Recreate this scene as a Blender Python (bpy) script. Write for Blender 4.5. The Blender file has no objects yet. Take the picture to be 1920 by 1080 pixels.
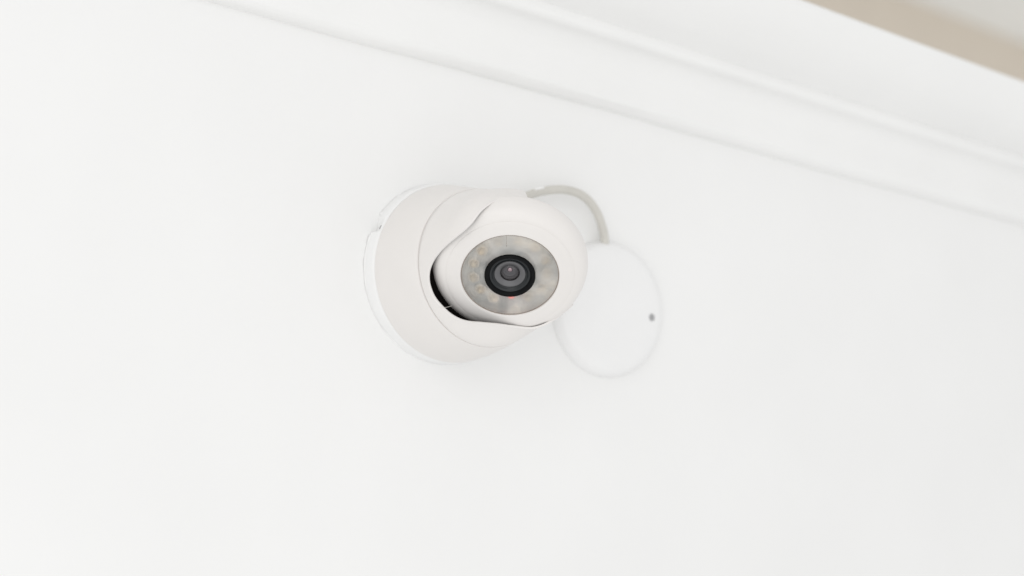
import bpy, bmesh, math, random
import numpy as np
from mathutils import Matrix, Vector

random.seed(4)
S = 0.001                      # everything below is written in millimetres
scn = bpy.context.scene
COL = scn.collection

# ------------------------------------------------------------------ camera
FWD = Vector((0.55843619, 0.81248991, 0.16735941))
RIGHT = Vector((0.81665353, -0.57388437, 0.06110431))
UP = Vector((-0.14569159, -0.10255179, 0.98400055))
cam_d = bpy.data.cameras.new('camera')
cam_d.sensor_width = 36.0
cam_d.lens = 2667.0 / 1920.0 * 36.0
cam_d.clip_start = 0.01
cam_d.clip_end = 60.0
cam_d.dof.use_dof = True
cam_d.dof.focus_distance = 0.688
cam_d.dof.aperture_fstop = 4.1
cam_d.dof.aperture_blades = 9
cam = bpy.data.objects.new('camera', cam_d)
COL.objects.link(cam)
m = Matrix.Identity(4)
for i in range(3):
    m[i][0], m[i][1], m[i][2] = RIGHT[i], UP[i], -FWD[i]
m[0][3], m[1][3], m[2][3] = -386.0468 * S, -626.2129 * S, -129.0585 * S
cam.matrix_world = m
scn.camera = cam

# ------------------------------------------------------------------ light
w = bpy.data.worlds.new('World')
scn.world = w
w.use_nodes = True
bg = w.node_tree.nodes['Background']
bg.inputs[0].default_value = (1.0, 1.0, 1.0, 1)
bg.inputs[1].default_value = 0.875


def area_lamp(name, loc, target, size, power, colour):
    d = bpy.data.lights.new(name, 'AREA')
    d.shape = 'DISK'
    d.size = size
    d.energy = power
    d.color = colour
    o = bpy.data.objects.new(name, d)
    COL.objects.link(o)
    o.location = loc
    o.rotation_euler = (Vector(target) - Vector(loc)).to_track_quat('-Z', 'Y').to_euler()
    return o


area_lamp('softbox_lamp', (-1.25, -1.30, 0.35), (0.05, 0, 0), 1.3, 4.2, (1.0, 0.99, 0.98))
area_lamp('low_fill_lamp', (-0.75, -1.5, -0.75), (0.05, 0, 0), 1.8, 5.2, (1.0, 0.995, 0.99))  # added fill in place of light bounced off the floor

vs = scn.view_settings
vs.view_transform = 'Standard'
vs.look = 'None'
vs.exposure = 0.0
vs.gamma = 1.0
vs.use_curve_mapping = False
scn.cycles.use_denoising = True
scn.cycles.max_bounces = 14
scn.cycles.diffuse_bounces = 8
scn.cycles.transparent_max_bounces = 12
scn.cycles.sample_clamp_indirect = 8.0


# ------------------------------------------------------------------ materials
def base_mat(name, col, rough=0.5, spec=0.5, metal=0.0, coat=0.0):
    mt = bpy.data.materials.new(name)
    mt.use_nodes = True
    b = mt.node_tree.nodes['Principled BSDF']
    b.inputs['Base Color'].default_value = (*col, 1)
    b.inputs['Roughness'].default_value = rough
    b.inputs['Specular IOR Level'].default_value = spec
    b.inputs['Metallic'].default_value = metal
    b.inputs['Coat Weight'].default_value = coat
    return mt, mt.node_tree, b


def noise(nt, scale, detail=4.0, rough=0.55, dist=0.0):
    tc = nt.nodes.new('ShaderNodeTexCoord')
    n = nt.nodes.new('ShaderNodeTexNoise')
    n.inputs['Scale'].default_value = scale
    n.inputs['Detail'].default_value = detail
    n.inputs['Roughness'].default_value = rough
    n.inputs['Distortion'].default_value = dist
    nt.links.new(tc.outputs['Object'], n.inputs['Vector'])
    return n


def ramp(nt, src, stops):
    r = nt.nodes.new('ShaderNodeValToRGB')
    els = r.color_ramp.elements
    while len(els) < len(stops):
        els.new(0.5)
    for e, (pos, c) in zip(els, stops):
        e.position = pos
        e.color = (*c, 1)
    nt.links.new(src, r.inputs['Fac'])
    return r


def bump(nt, b, src, strength, dist):
    bp = nt.nodes.new('ShaderNodeBump')
    bp.inputs['Strength'].default_value = strength
    bp.inputs['Distance'].default_value = dist
    nt.links.new(src, bp.inputs['Height'])
    nt.links.new(bp.outputs['Normal'], b.inputs['Normal'])


def painted(name, col, var, scale, bscale, bstr, bdist, rough=0.5, spec=0.4):
    """paint or plastic with faint colour drift and a fine relief"""
    mt, nt, b = base_mat(name, col, rough, spec)
    n = noise(nt, scale, 5)
    lo = tuple(c * (1 - var) for c in col)
    hi = tuple(min(1, c * (1 + var)) for c in col)
    r = ramp(nt, n.outputs['Fac'], [(0.3, lo), (0.7, hi)])
    nt.links.new(r.outputs['Color'], b.inputs['Base Color'])
    n2 = noise(nt, bscale, 3)
    bump(nt, b, n2.outputs['Fac'], bstr, bdist)
    return mt


M = {}
M['wall'] = painted('wall_paint', (0.84, 0.84, 0.832), 0.012, 9, 60, 0.16, 0.0012, 0.62, 0.3)
M['cornice'] = painted('cornice_paint', (0.845, 0.845, 0.835), 0.012, 14, 300, 0.15, 0.0004, 0.5, 0.4)
M['plate'] = painted('plate_plastic', (0.85, 0.85, 0.845), 0.012, 60, 500, 0.12, 0.0002, 0.45, 0.4)
M['plastic'] = painted('camera_plastic', (0.775, 0.751, 0.728), 0.012, 45, 1500, 0.05, 0.00008, 0.38, 0.45)
M['eyeplastic'] = painted('eyeball_plastic', (0.77, 0.746, 0.722), 0.012, 45, 1500, 0.05, 0.00008, 0.36, 0.45)
M['box'] = painted('box_plastic', (0.832, 0.832, 0.828), 0.01, 40, 900, 0.05, 0.0001, 0.4, 0.4)
M['cable'] = painted('cable_sheath', (0.60, 0.585, 0.54), 0.04, 90, 700, 0.1, 0.0002, 0.45, 0.4)
M['caulk'] = painted('white_filler', (0.86, 0.86, 0.85), 0.02, 200, 600, 0.5, 0.0006, 0.6, 0.3)
M['black'] = painted('black_plastic', (0.004, 0.0045, 0.005), 0.2, 300, 2500, 0.12, 0.00006, 0.42, 0.09)
M['sleeve'] = base_mat('black_sleeve', (0.020, 0.015, 0.012), 0.75, 0.25)[0]
M['greyring'] = base_mat('grey_lens_ring', (0.125, 0.125, 0.13), 0.34, 0.5, 0.3)[0]
M['darkcone'] = base_mat('lens_inside', (0.12, 0.12, 0.125), 0.45, 0.5)[0]
M['screw'] = base_mat('screw_metal', (0.38, 0.38, 0.385), 0.45, 0.5, 0.3)[0]
M['hole'] = base_mat('screw_recess', (0.12, 0.12, 0.12), 0.6, 0.3)[0]
M['beige'] = painted('beige_wall_paint', (0.725, 0.655, 0.565), 0.02, 3, 200, 0.1, 0.0005, 0.7, 0.2)
M['ceil'] = painted('ceiling_paint', (0.88, 0.89, 0.875), 0.01, 3, 200, 0.1, 0.0005, 0.7, 0.2)
M['slate'] = base_mat('slate_plastic', (0.016, 0.019, 0.021), 0.3, 0.35)[0]
M['gap_shade'] = base_mat('grey_gap_shade', (0.30, 0.30, 0.30), 0.5, 0.3)[0]  # painted shade of the gap in the plate notch
M['shade_seam'] = base_mat('brown_shade_and_seam', (0.30, 0.255, 0.22), 0.6, 0.3)[0]  # painted shade round the window edge, also the window seam
M['lint'] = base_mat('lint', (0.75, 0.72, 0.66), 0.7, 0.2)[0]

# board with leds below the cloudy window
mt, nt, b = base_mat('led_board', (0.5, 0.5, 0.48), 0.55, 0.4)
n = noise(nt, 90, 3, 0.55, 0.4)
r = ramp(nt, n.outputs['Fac'], [(0.32, (0.26, 0.28, 0.28)), (0.48, (0.60, 0.60, 0.58)), (0.68, (0.84, 0.81, 0.76))])
nt.links.new(r.outputs['Color'], b.inputs['Base Color'])
M['board'] = mt
mt, nt, b = base_mat('led_epoxy', (0.92, 0.76, 0.55), 0.25, 0.5)
b.inputs['Transmission Weight'].default_value = 0.15
M['led'] = mt
M['reflector'] = base_mat('led_reflector', (0.88, 0.82, 0.73), 0.3, 0.5)[0]

# hazy plastic window: part clear, part milky, with a swirled haze
mt = bpy.data.materials.new('hazy_window')
mt.use_nodes = True
nt = mt.node_tree
b = nt.nodes['Principled BSDF']
b.inputs['Roughness'].default_value = 0.16
b.inputs['Specular IOR Level'].default_value = 0.42
n0 = noise(nt, 48, 3, 0.5, 1.2)
rc = ramp(nt, n0.outputs['Fac'], [(0.32, (0.48, 0.495, 0.485)), (0.5, (0.63, 0.615, 0.585)), (0.68, (0.78, 0.735, 0.665))])
nt.links.new(rc.outputs['Color'], b.inputs['Base Color'])
tr = nt.nodes.new('ShaderNodeBsdfRefraction')
tr.inputs['Color'].default_value = (0.99, 0.985, 0.975, 1)
tr.inputs['Roughness'].default_value = 0.30
tr.inputs['IOR'].default_value = 1.14
mx = nt.nodes.new('ShaderNodeMixShader')
n1 = noise(nt, 60, 3, 0.5, 0.8)
rf = ramp(nt, n1.outputs['Fac'], [(0.28, (0.26,) * 3), (0.72, (0.70,) * 3)])
nt.links.new(rf.outputs['Color'], mx.inputs['Fac'])
nt.links.new(tr.outputs['BSDF'], mx.inputs[1])
nt.links.new(b.outputs['BSDF'], mx.inputs[2])
nt.links.new(mx.outputs['Shader'], nt.nodes['Material Output'].inputs['Surface'])
M['window'] = mt

# lens front element: clear with coated reflection
mt = bpy.data.materials.new('lens_glass')
mt.use_nodes = True
nt = mt.node_tree
nt.nodes.remove(nt.nodes['Principled BSDF'])
gl = nt.nodes.new('ShaderNodeBsdfGlossy')
gl.inputs['Color'].default_value = (1.0, 0.93, 0.95, 1)
gl.inputs['Roughness'].default_value = 0.04
tr = nt.nodes.new('ShaderNodeBsdfTransparent')
tr.inputs['Color'].default_value = (0.82, 0.82, 0.83, 1)
fr = nt.nodes.new('ShaderNodeFresnel')
fr.inputs['IOR'].default_value = 1.42
mx = nt.nodes.new('ShaderNodeMixShader')
nt.links.new(fr.outputs['Fac'], mx.inputs['Fac'])
nt.links.new(tr.outputs['BSDF'], mx.inputs[1])
nt.links.new(gl.outputs['BSDF'], mx.inputs[2])
nt.links.new(mx.outputs['Shader'], nt.nodes['Material Output'].inputs['Surface'])
M['lens'] = mt
M['rear'] = base_mat('rear_lens_coating', (0.50, 0.38, 0.40), 0.08, 0.8, 0.8)[0]
mt, nt, b = base_mat('red_indicator', (0.8, 0.12, 0.08), 0.3, 0.5)
b.inputs['Emission Color'].default_value = (1.0, 0.09, 0.05, 1)
b.inputs['Emission Strength'].default_value = 0.8
M['red'] = mt


# ------------------------------------------------------------------ mesh helpers
def link(name, verts, faces, mat, parent=None, smooth=True, autosmooth=None):
    me = bpy.data.meshes.new(name)
    me.from_pydata([tuple(c * S for c in v) for v in verts], [], faces)
    bm = bmesh.new()
    bm.from_mesh(me)
    bmesh.ops.recalc_face_normals(bm, faces=bm.faces)
    bm.to_mesh(me)
    bm.free()
    me.materials.append(mat)
    if smooth:
        me.polygons.foreach_set('use_smooth', [True] * len(me.polygons))
        if autosmooth:
            me.set_sharp_from_angle(angle=math.radians(autosmooth))
    o = bpy.data.objects.new(name, me)
    COL.objects.link(o)
    if parent is not None:
        o.parent = parent
    return o


def lathe_data(prof, n=144, axis='Z', cx=0.0, cz=0.0, rfun=None):
    """prof: list of (radius, height). axis 'W' = out of the wall (-Y), 'Z' = local z"""
    V, F = [], []
    rows = []
    for (r, h) in prof:
        if r <= 1e-6:
            V.append((cx, -h, cz) if axis == 'W' else (cx, cz, h))
            rows.append([len(V) - 1])
            continue
        row = []
        for k in range(n):
            a = 2 * math.pi * k / n
            rr = rfun(r, h, a) if rfun else r
            x, y = cx + rr * math.cos(a), cz + rr * math.sin(a)
            V.append((x, -h, y) if axis == 'W' else (x, y, h))
            row.append(len(V) - 1)
        rows.append(row)
    for a, b_ in zip(rows[:-1], rows[1:]):
        for k in range(n):
            k2 = (k + 1) % n
            if len(a) == 1 and len(b_) == 1:
                continue
            if len(a) == 1:
                F.append((a[0], b_[k], b_[k2]))
            elif len(b_) == 1:
                F.append((a[k], a[k2], b_[0]))
            else:
                F.append((a[k], a[k2], b_[k2], b_[k]))
    return V, F


def lathe(name, prof, mat, parent=None, n=144, axis='Z', cx=0.0, cz=0.0, rfun=None, sharp=38):
    V, F = lathe_data(prof, n, axis, cx, cz, rfun)
    return link(name, V, F, mat, parent, True, sharp)


def tube_data(pts, rad, seg=14):
    pts = [Vector(q) for q in pts]
    V, F = [], []
    up = Vector((0, 1, 0.02))
    for i, q in enumerate(pts):
        t = (pts[min(i + 1, len(pts) - 1)] - pts[max(i - 1, 0)]).normalized()
        a = t.cross(up).normalized()
        b_ = a.cross(t).normalized()
        rr = rad[i] if isinstance(rad, (list, tuple)) else rad
        for k in range(seg):
            an = 2 * math.pi * k / seg
            V.append(tuple(q + a * rr * math.cos(an) + b_ * rr * math.sin(an)))
    for i in range(len(pts) - 1):
        for k in range(seg):
            k2 = (k + 1) % seg
            F.append((i * seg + k, i * seg + k2, (i + 1) * seg + k2, (i + 1) * seg + k))
    F.append(tuple(range(seg)))
    F.append(tuple(range((len(pts) - 1) * seg, len(pts) * seg)))
    return V, F


def spline(pts, per=10):
    P = [Vector(q) for q in pts]
    P = [2 * P[0] - P[1]] + P + [2 * P[-1] - P[-2]]
    out = []
    for i in range(1, len(P) - 2):
        for j in range(per):
            t = j / per
            out.append(0.5 * ((2 * P[i]) + (P[i + 1] - P[i - 1]) * t
                              + (2 * P[i - 1] - 5 * P[i] + 4 * P[i + 1] - P[i + 2]) * t * t
                              + (3 * P[i] - P[i - 1] - 3 * P[i + 1] + P[i + 2]) * t ** 3))
    out.append(P[-2])
    return out


def thing(name, label, cat, loc=(0, 0, 0)):
    o = bpy.data.objects.new(name, None)
    o.empty_display_size = 0.02
    COL.objects.link(o)
    o.location = tuple(c * S for c in loc)
    o['label'] = label
    o['category'] = cat
    return o


def prism(name, poly, x0, x1, nx, mat, parent=None, sharp=35, wob=None):
    """profile in (Y, Z) swept along X"""
    V, F = [], []
    n = len(poly)
    for i in range(nx + 1):
        x = x0 + (x1 - x0) * i / nx
        for (y, z) in poly:
            dy, dz = wob(x, y, z) if wob else (0, 0)
            V.append((x, y + dy, z + dz))
    for i in range(nx):
        for k in range(n):
            k2 = (k + 1) % n
            F.append((i * n + k, i * n + k2, (i + 1) * n + k2, (i + 1) * n + k))
    F.append(tuple(range(n)))
    F.append(tuple(range(nx * n, nx * n + n)))
    return link(name, V, F, mat, parent, True, sharp)


# ------------------------------------------------------------------ setting
wall = prism('wall', [(0, -1400), (0, 196), (130, 196), (130, -1400)], -2000, 3000, 1, M['wall'], None, 30)
wall['kind'] = 'structure'
wall['label'] = 'smooth white painted wall carrying the camera and the round box'


def arc(cy, cz, r0, a0, a1, n):
    return [(cy + r0 * math.cos(math.radians(a0 + (a1 - a0) * i / n)), cz + r0 * math.sin(math.radians(a0 + (a1 - a0) * i / n))) for i in range(n + 1)]


# cornice profile: outwards from the wall is -Y
prof = [(0.5, 112.4), (-3.4, 112.6), (-5.6, 113.6), (-7.2, 114.8), (-8.2, 116.0), (-8.7, 117.6), (-8.9, 120.0), (-9.0, 127.0)]
# first cove, concave
prof += [(-21 + 12 * math.cos(t * math.pi / 16), 128 + 18.3 * math.sin(t * math.pi / 16)) for t in range(1, 9)]
# bead
prof += [(-22.3, 146.8), (-23.4, 147.9), (-23.9, 149.4), (-24.0, 153.2), (-23.6, 154.2)]
# upper swell, convex
prof += [(-24 - 36 * (0.6 * math.sin(t * math.pi / 24) + 0.4 * t / 12), 187 - 32 * (0.6 * math.cos(t * math.pi / 24) + 0.4 * (1 - t / 12))) for t in range(1, 13)]
prof += [(-59.6, 188.8), (-58.0, 190.2), (-40.0, 193.0), (0.5, 195.0)]


def wob(x, y, z):
    if z < 116:
        return (0.25 * math.sin(x * 0.021 + 1.0) + 0.15 * math.sin(x * 0.067), 0.35 * math.sin(x * 0.017) + 0.2 * math.sin(x * 0.053 + 2))
    return (0.2 * math.sin(x * 0.011 + z), 0.2 * math.sin(x * 0.013 + z * 0.3))


cor = prism('cornice', prof, -1200, 2400, 240, M['cornice'], wall, 40, wob)
cor['label'] = 'white moulded cornice running along the top of the wall'

back = prism('back_wall', [(4000, -600), (4000, 2740), (4100, 2740), (4100, -600)], -1000, 16000, 1, M['beige'])
back['kind'] = 'structure'
back['label'] = 'blurred beige wall far behind the cornice edge'
ceil = prism('ceiling', [(2600, 2690), (3998, 2690), (3998, 2740), (2600, 2740)], -1000, 16000, 1, M['ceil'])
ceil['kind'] = 'structure'
ceil['label'] = 'blurred pale grey ceiling in the top corner'

# ------------------------------------------------------------------ security camera
camr = thing('security_camera', 'white turret security camera with black lens, mounted on the white wall', 'security camera')


def plate_r(r, h, a):
    d = (math.degrees(a)) % 360
    t = 0.0
    if 151 < d < 162 and r > 40:
        t = 1.0 if 157 < d < 160.8 else ((d - 151) / 6.0 if d < 157 else (162 - d) / 1.2)
    return r - 2.6 * t * (1.0 if h < 6.0 else 0.2)


lathe('mounting_plate', [(20, 0.05), (47.4, 0.05), (47.5, 0.8), (47.2, 5.0), (47.1, 7.0), (46.9, 8.2), (46.2, 8.9), (20, 8.9)],
      M['plate'], camr, 480, 'W', 0.4, 0.8, plate_r, 40)
# filler smeared between plate and wall
V, F = [], []
for i in range(60):
    a = math.radians(100 + 130 * i / 59)
    j = (0.5 * math.sin(i * 0.9) + 0.35 * math.sin(i * 2.3)) * math.sin(math.pi * i / 59)
    tp = math.sin(math.pi * i / 59) ** 0.6
    for (dr, h) in ((-1.0, 0.2 + (1.2 + 0.3 * j) * tp), (-0.1 + 0.4 * tp, 0.15 + (0.8 + 0.25 * j) * tp), (0.1 + (0.8 + 0.4 * j) * tp, 0.05), (-1.0, 0.05)):
        rr = 47.2 + dr
        if 150 < math.degrees(a) < 162.5:
            rr -= 2.8
        V.append((0.4 + rr * math.cos(a), -h, 0.8 + rr * math.sin(a)))
for i in range(59):
    for k in range(4):
        F.append((i * 4 + k, i * 4 + (k + 1) % 4, i * 4 + 4 + (k + 1) % 4, i * 4 + 4 + k))
F += [(0, 1, 2, 3), (236, 237, 238, 239)]
fil = link('filler_bead', V, F, M['caulk'], camr)
fil['label'] = 'uneven white filler along the edge of the mounting plate'

V, F = [], []
for h in (4.4, 6.6):
    for (rr, dg, dh) in ((45.3, 156.6, 0.0), (46.0, 156.6, 0.0), (46.0, 159.2, 0.0), (45.3, 159.2, 0.0)):
        k = 0.35 if (h > 5 and dg > 158) else 1.0
        V.append((0.4 + rr * math.cos(math.radians(156.6 + (dg - 156.6) * k)), -h, 0.8 + rr * math.sin(math.radians(156.6 + (dg - 156.6) * k))))
F = [(0, 1, 2, 3), (4, 5, 6, 7), (0, 1, 5, 4), (1, 2, 6, 5), (2, 3, 7, 6), (3, 0, 4, 7)]
gap_shade = link('notch_gap_shade', V, F, M['gap_shade'], camr, False)  # dark wedge put in for the shaded gap in the notch
gap_shade['label'] = 'small grey wedge standing in for the dark gap in the notch of the mounting plate'
hp = [(44.6, 9.15), (45.9, 9.2), (46.35, 9.6), (46.4, 10.4), (46.2, 13.0), (45.6, 18.0), (44.6, 24.5), (43.2, 31.5), (41.6, 38.2),
      (40.95, 40.5), (40.7, 40.95), (40.3, 41.1), (38.9, 41.05), (38.9, 39.0), (43.0, 22.0), (44.6, 9.15)]


def dome_w(a):
    d = (math.degrees(a) - 88 + 180) % 360 - 180
    return math.cos(math.pi / 2 * d / 80) ** 2 if abs(d) < 80 else 0.0


lathe('housing', hp, M['plastic'], camr, 240, 'W', 0, 0, lambda r, h, a: r - dome_w(a) * (1.4 * max(0, (h - 12) / 29) + 0.9 * math.sin(math.pi * min(max((h - 11) / 30, 0), 1))), 38)
lathe('inner_sleeve', [(38.3, 43.0), (38.3, 12), (0, 12)], M['sleeve'], camr, 120, 'W')


# swivel ring: spherical shell whose free edge dips on one side so that the eyeball can tilt
def ring_prof(y):
    if y > 62:
        return math.sqrt(max(39.3 ** 2 - (y - 62) ** 2, 0))
    return float(np.interp(y, [41.3, 46, 52, 58, 62], [40.4, 40.3, 40.0, 39.6, 39.3]))


def sm(y, a, b_):
    t = min(max((y - a) / (b_ - a), 0), 1)
    return t * t * (3 - 2 * t)


def bump_w(a, c, h):
    d = (math.degrees(a) - c + 180) % 360 - 180
    return math.cos(math.pi / 2 * d / h) ** 2 if abs(d) < h else 0.0


def ring_rad(a, y):
    return (ring_prof(y) - dome_w(a) * (1.4 + 2.2 * sm(y, 41, 60)) - 2.2 * bump_w(a, 95, 38) * sm(y, 64, 82)
            - 2.5 * bump_w(a, 318, 26) * sm(y, 57, 74) + 0.6 * bump_w(a, 301, 14) * sm(y, 46, 56) - 10.5 * bump_w(a, 264, 66) * sm(y, 42, 58)
            + 2.2 * bump_w(a, 148, 34) * sm(y, 56, 74))


EDGE = [
        (0, 46), (20, 45), (45, 46), (60, 49), (76.7, 56), (84.7, 64), (92.7, 73), (100.7, 81), (106.7, 82.9), (117.3, 83.9),
        (125.2, 84.0), (135.3, 83.0), (144.9, 82.4), (152.1, 81.1), (161.6, 79.3), (167.9, 75.9), (173.3, 70.4), (180.0, 60.4), (185.9, 54.3), (193.3, 49.5),
        (201.2, 47.7), (211.4, 47.6), (219.8, 48.9), (229.5, 49.6), (239.3, 50.7), (251.5, 52.8), (270.0, 54.5), (281.6, 55.5), (292.1, 56.9), (300.7, 59.3),
        (308.4, 64.5), (320.7, 66.6), (328.4, 74.5), (334, 70), (342, 59), (350, 50), (360, 46)]
NA = 432
da = np.linspace(0, 360, NA, endpoint=False)
ye = np.interp(da, [e[0] for e in EDGE], [e[1] for e in EDGE])
ker = np.exp(-0.5 * (np.arange(-8, 9) / 2.6) ** 2)
ker /= ker.sum()
ye = np.convolve(np.r_[ye[-8:], ye, ye[:8]], ker, 'same')[8:-8]
V, F = [], []
NR = 14
rows = []
for k in range(NA):
    a = math.radians(da[k])
    col = []
    y1 = ye[k]
    ys = [41.62] + [42.0 + (y1 - 0.35 - 42.0) * j / NR for j in range(NR + 1)]
    for j, y in enumerate(ys):
        rr = ring_rad(a, y) - (0.4 if j == 0 else 0.0)
        col.append((rr, y))
    rt = ring_rad(a, y1)
    ri = ring_rad(a, y1 - 0.35)
    tk = 1.3 - 0.65 * bump_w(a, 125, 50)
    col += [(ri - 0.10 * tk, y1 - 0.10), (ri - 0.3 * tk, y1), (ri - 0.7 * tk, y1), (ri - 0.95 * tk, y1 - 0.25)]
    for j in range(5, -1, -1):
        y = 41.7 + (y1 - 0.7 - 4.6 * bump_w(a, 212, 34) - 41.7) * j / 5
        col.append((ring_rad(a, y) - tk, y))
    col.append((39.0, 41.5))
    for (rr, y) in col:
        V.append((rr * math.cos(a), -y, rr * math.sin(a)))
    L = len(col)
for k in range(NA):
    k2 = (k + 1) % NA
    for j in range(L):
        j2 = (j + 1) % L
        F.append((k * L + j, k * L + j2, k2 * L + j2, k2 * L + j))
ringo = link('swivel_ring', V, F, M['plastic'], camr, True, 50)
ringo.data.materials.append(M['sleeve'])
for pl in ringo.data.polygons:                # inside painted black to darken the gap, white kept along the lip
    if min(v % L for v in pl.vertices) >= NR + 6 and max(v % L for v in pl.vertices) <= L - 1:
        pl.material_index = 1

# eyeball: own frame, local z = where the camera looks
D = Vector((-0.37013046, -0.59143741, -0.71638344)).normalized()
UPL = (UP - D * UP.dot(D)).normalized()          # local y
XL = UPL.cross(D).normalized()
E = Matrix.Identity(4)
for i in range(3):
    E[i][0], E[i][1], E[i][2] = XL[i], UPL[i], D[i]
E[0][3], E[1][3], E[2][3] = -1.664 * S, -63.934 * S, -0.556 * S
eye = lathe('eyeball', [(0, -9.5), (12, -9.2), (22, -8.3), (30, -6.4), (35, -3.9), (37.1, -1.6), (37.8, -0.3), (37.9, 1.2), (37.8, 3.3), (37.4, 5.4),
                        (36.6, 7.4), (35.5, 9.0), (34.1, 10.1), (32.6, 10.75), (31.3, 11.08), (30.3, 11.13), (30.2, 10.45), (24.6, 10.45),
                        (24.6, 5.6), (0, 5.6)],
            M['eyeplastic'], camr, 200, 'Z', sharp=34)
eye.matrix_local = E
lathe('face_ring', [(24.75, 10.0), (30.1, 10.6), (30.85, 11.06), (30.82, 11.28), (30.5, 11.42), (28.0, 11.66), (25.6, 11.95), (24.3, 12.15), (23.85, 12.1), (23.65, 11.8), (23.62, 9.0), (24.4, 9.0)],
      M['eyeplastic'], eye, 200)
lathe('circuit_board', [(23.5, 6.0), (11.0, 6.0)], M['board'], eye, 120)
lathe('front_window', [(12.35, 10.6), (12.35, 11.45), (23.3, 11.45), (23.55, 11.3), (23.55, 10.6)], M['window'], eye, 160)
lathe('window_edge_shade', [(23.62, 10.9), (23.62, 11.62), (23.45, 11.7), (23.22, 11.62), (23.22, 11.47)], M['shade_seam'], eye, 160)  # brown ring painting the shadow in the gap between window and bezel
lathe('lens_barrel', [(12.25, 6.2), (12.25, 12.15), (12.0, 12.5), (11.5, 12.62), (10.9, 12.55), (10.4, 12.35), (9.9, 11.6), (9.6, 11.1), (9.3, 10.9), (9.0, 10.85),
                      (8.8, 10.6), (8.5, 10.2), (8.1, 9.9), (7.5, 9.85), (7.5, 8.0)], M['black'], eye, 160, sharp=60)
lathe('barrel_step', [(9.75, 11.3), (9.6, 11.25), (9.3, 10.98), (9.0, 10.93), (8.8, 10.68), (8.5, 10.28), (8.1, 9.98), (7.52, 9.93)], M['slate'], eye, 128, sharp=60)
lathe('lens_ring', [(7.5, 10.0), (7.45, 10.5), (7.2, 10.62), (6.9, 10.6), (5.9, 10.0), (4.9, 9.55), (4.68, 9.4), (4.66, 8.2)], M['greyring'], eye, 128, sharp=50)
lathe('lens_cone', [(4.62, 9.2), (4.3, 8.6), (4.3, 8.3), (3.5, 7.9), (3.4, 7.5), (2.5, 7.1), (2.4, 6.8), (1.35, 6.6)], M['darkcone'], eye, 96, sharp=20)
lathe('front_lens', [(4.64, 9.3)] + [(4.6 * math.cos(math.radians(t)), 9.3 + 1.5 * math.sin(math.radians(t))) for t in range(6, 90, 7)] + [(0, 10.8)], M['lens'], eye, 96, sharp=80)
lathe('rear_lens', [(1.4, 6.55)] + [(1.38 * math.cos(math.radians(t)), 6.6 + 0.8 * math.sin(math.radians(t))) for t in range(0, 90, 10)] + [(0, 7.4)], M['rear'], eye, 48, sharp=80)
# leds: reflector cup + epoxy dome, one mesh per led, shared data
lv, lf = lathe_data([(2.9, 6.02), (2.9, 7.4), (2.6, 7.5), (2.1, 6.6), (1.75, 6.6), (1.75, 8.3), (1.5, 9.1), (1.0, 9.6), (0.5, 9.8), (0, 9.85)], 20)
led0 = None
for i, ang in enumerate((78, 108, 138, 165, 192, 217, 243, 300, 328, 356, 22, 50)):
    if led0 is None:
        led0 = link('led', lv, lf, M['reflector'], eye)
        led0.data.materials.append(M['led'])
        for pl in led0.data.polygons:
            rr = math.hypot(pl.center.x, pl.center.y) / S
            pl.material_index = 1 if rr < 1.9 else 0
        o = led0
    else:
        o = led0.copy()
        COL.objects.link(o)
        o.parent = eye
    a = math.radians(ang)
    o.location = (17.9 * S * math.cos(a), 17.9 * S * math.sin(a), 0)
V, F = lathe_data([(1.6, 6.3), (1.6, 8.2), (1.1, 8.9), (0.5, 9.2), (0, 9.25)], 20)
ind = link('indicator_light', V, F, M['red'], eye)
ind.location = (0.6 * S, -14.4 * S, 0)
ind['label'] = 'small glowing red light under the black lens barrel'
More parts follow.
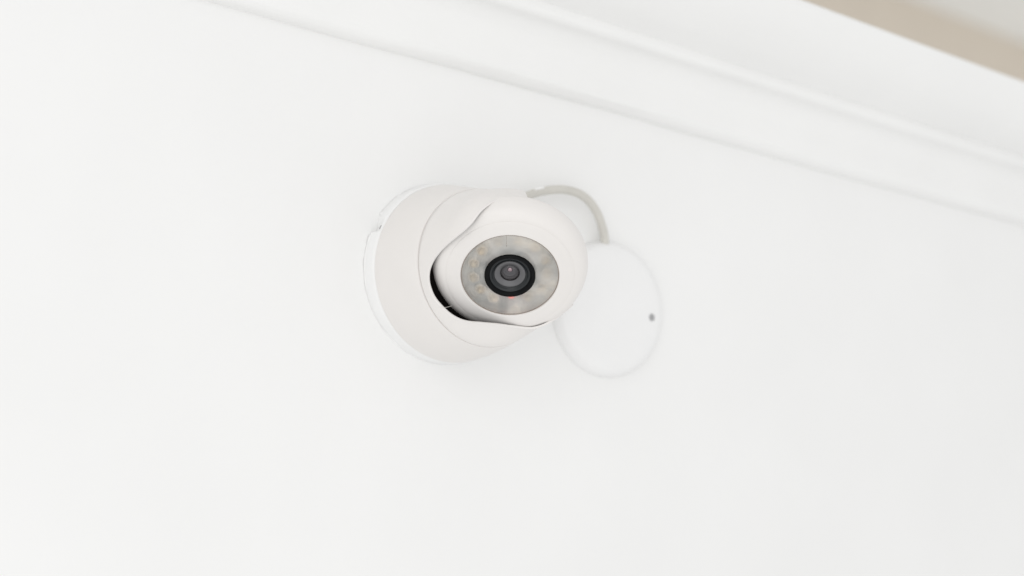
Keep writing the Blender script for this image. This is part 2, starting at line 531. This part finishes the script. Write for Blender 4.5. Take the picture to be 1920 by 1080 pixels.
# hairline mark in the window above the lens
V = [(-1.55, 16.6, 11.46), (-1.40, 16.6, 11.46), (-1.42, 22.8, 11.46), (-1.54, 22.8, 11.46),
     (-1.55, 16.6, 11.40), (-1.40, 16.6, 11.40), (-1.42, 22.8, 11.40), (-1.54, 22.8, 11.40)]
F = [(0, 1, 2, 3), (4, 5, 6, 7), (0, 1, 5, 4), (1, 2, 6, 5), (2, 3, 7, 6), (3, 0, 4, 7)]
link('window_seam', V, F, M['shade_seam'], eye, False)

# ------------------------------------------------------------------ round box on the wall, cable, lint
BX, BZ = 109.5, -2.6
box = thing('junction_box', 'round white junction box with one small screw, right of the security camera', 'junction box', (BX, 0, BZ))
lathe('cover', [(30, 0.05), (38.6, 0.05), (38.7, 0.5), (38.4, 2.2), (37.8, 4.2), (36.9, 5.9), (35.6, 7.2), (33.6, 8.2), (30.6, 8.9), (26, 9.4), (14, 9.8), (0, 9.9)], M['box'], box, 160, 'W', sharp=60)
sx, sz = 136.0 - BX, -4.6 - BZ
lathe('screw', [(2.2, 8.6), (2.1, 9.55), (1.6, 9.75), (1.3, 9.5), (0, 9.45)], M['screw'], box, 28, 'W', sx, sz, sharp=30)

cpts = [(28, -7, 34), (33, -8, 40.5), (42.5, -10, 48.6), (51.2, -10, 53.1), (61.8, -10, 56.4), (69.0, -10, 57.7), (78.5, -10, 57.3), (86.2, -10, 54.2),
        (93.0, -9, 48.8), (98.5, -7, 42.4), (102.0, -5.2, 37.0), (103.4, -4.2, 32.0)]
V, F = tube_data(spline(cpts, 8), 2.4, 16)
cab = link('cable', V, F, M['cable'])
cab['label'] = 'grey beige cable arching from behind the camera down to the round box'
cab['category'] = 'cable'
bpts = spline([(46.5, -11.2, 52.6), (49, -11.8, 54.2), (52, -11.9, 55.2), (54.5, -11.2, 55.6)], 6)
V, F = tube_data(bpts, [0.2 + 0.75 * math.sin(math.pi * i / (len(bpts) - 1)) * (0.8 + 0.2 * math.sin(i * 2.1)) for i in range(len(bpts))], 10)
pb = link('paint_blob', V, F, M['caulk'], cab)
pb['label'] = 'blob of white paint on the cable'

V, F = tube_data(spline([(-31.0, -49.5, -25.6), (-30.4, -51.4, -26.1), (-29.4, -53.4, -25.9), (-28.0, -55.6, -25.2)], 6), 0.075, 6)
lint = link('lint_fibre', V, F, M['lint'])
lint['label'] = 'single pale lint fibre caught in the dark gap below the eyeball'
lint['category'] = 'fibre'
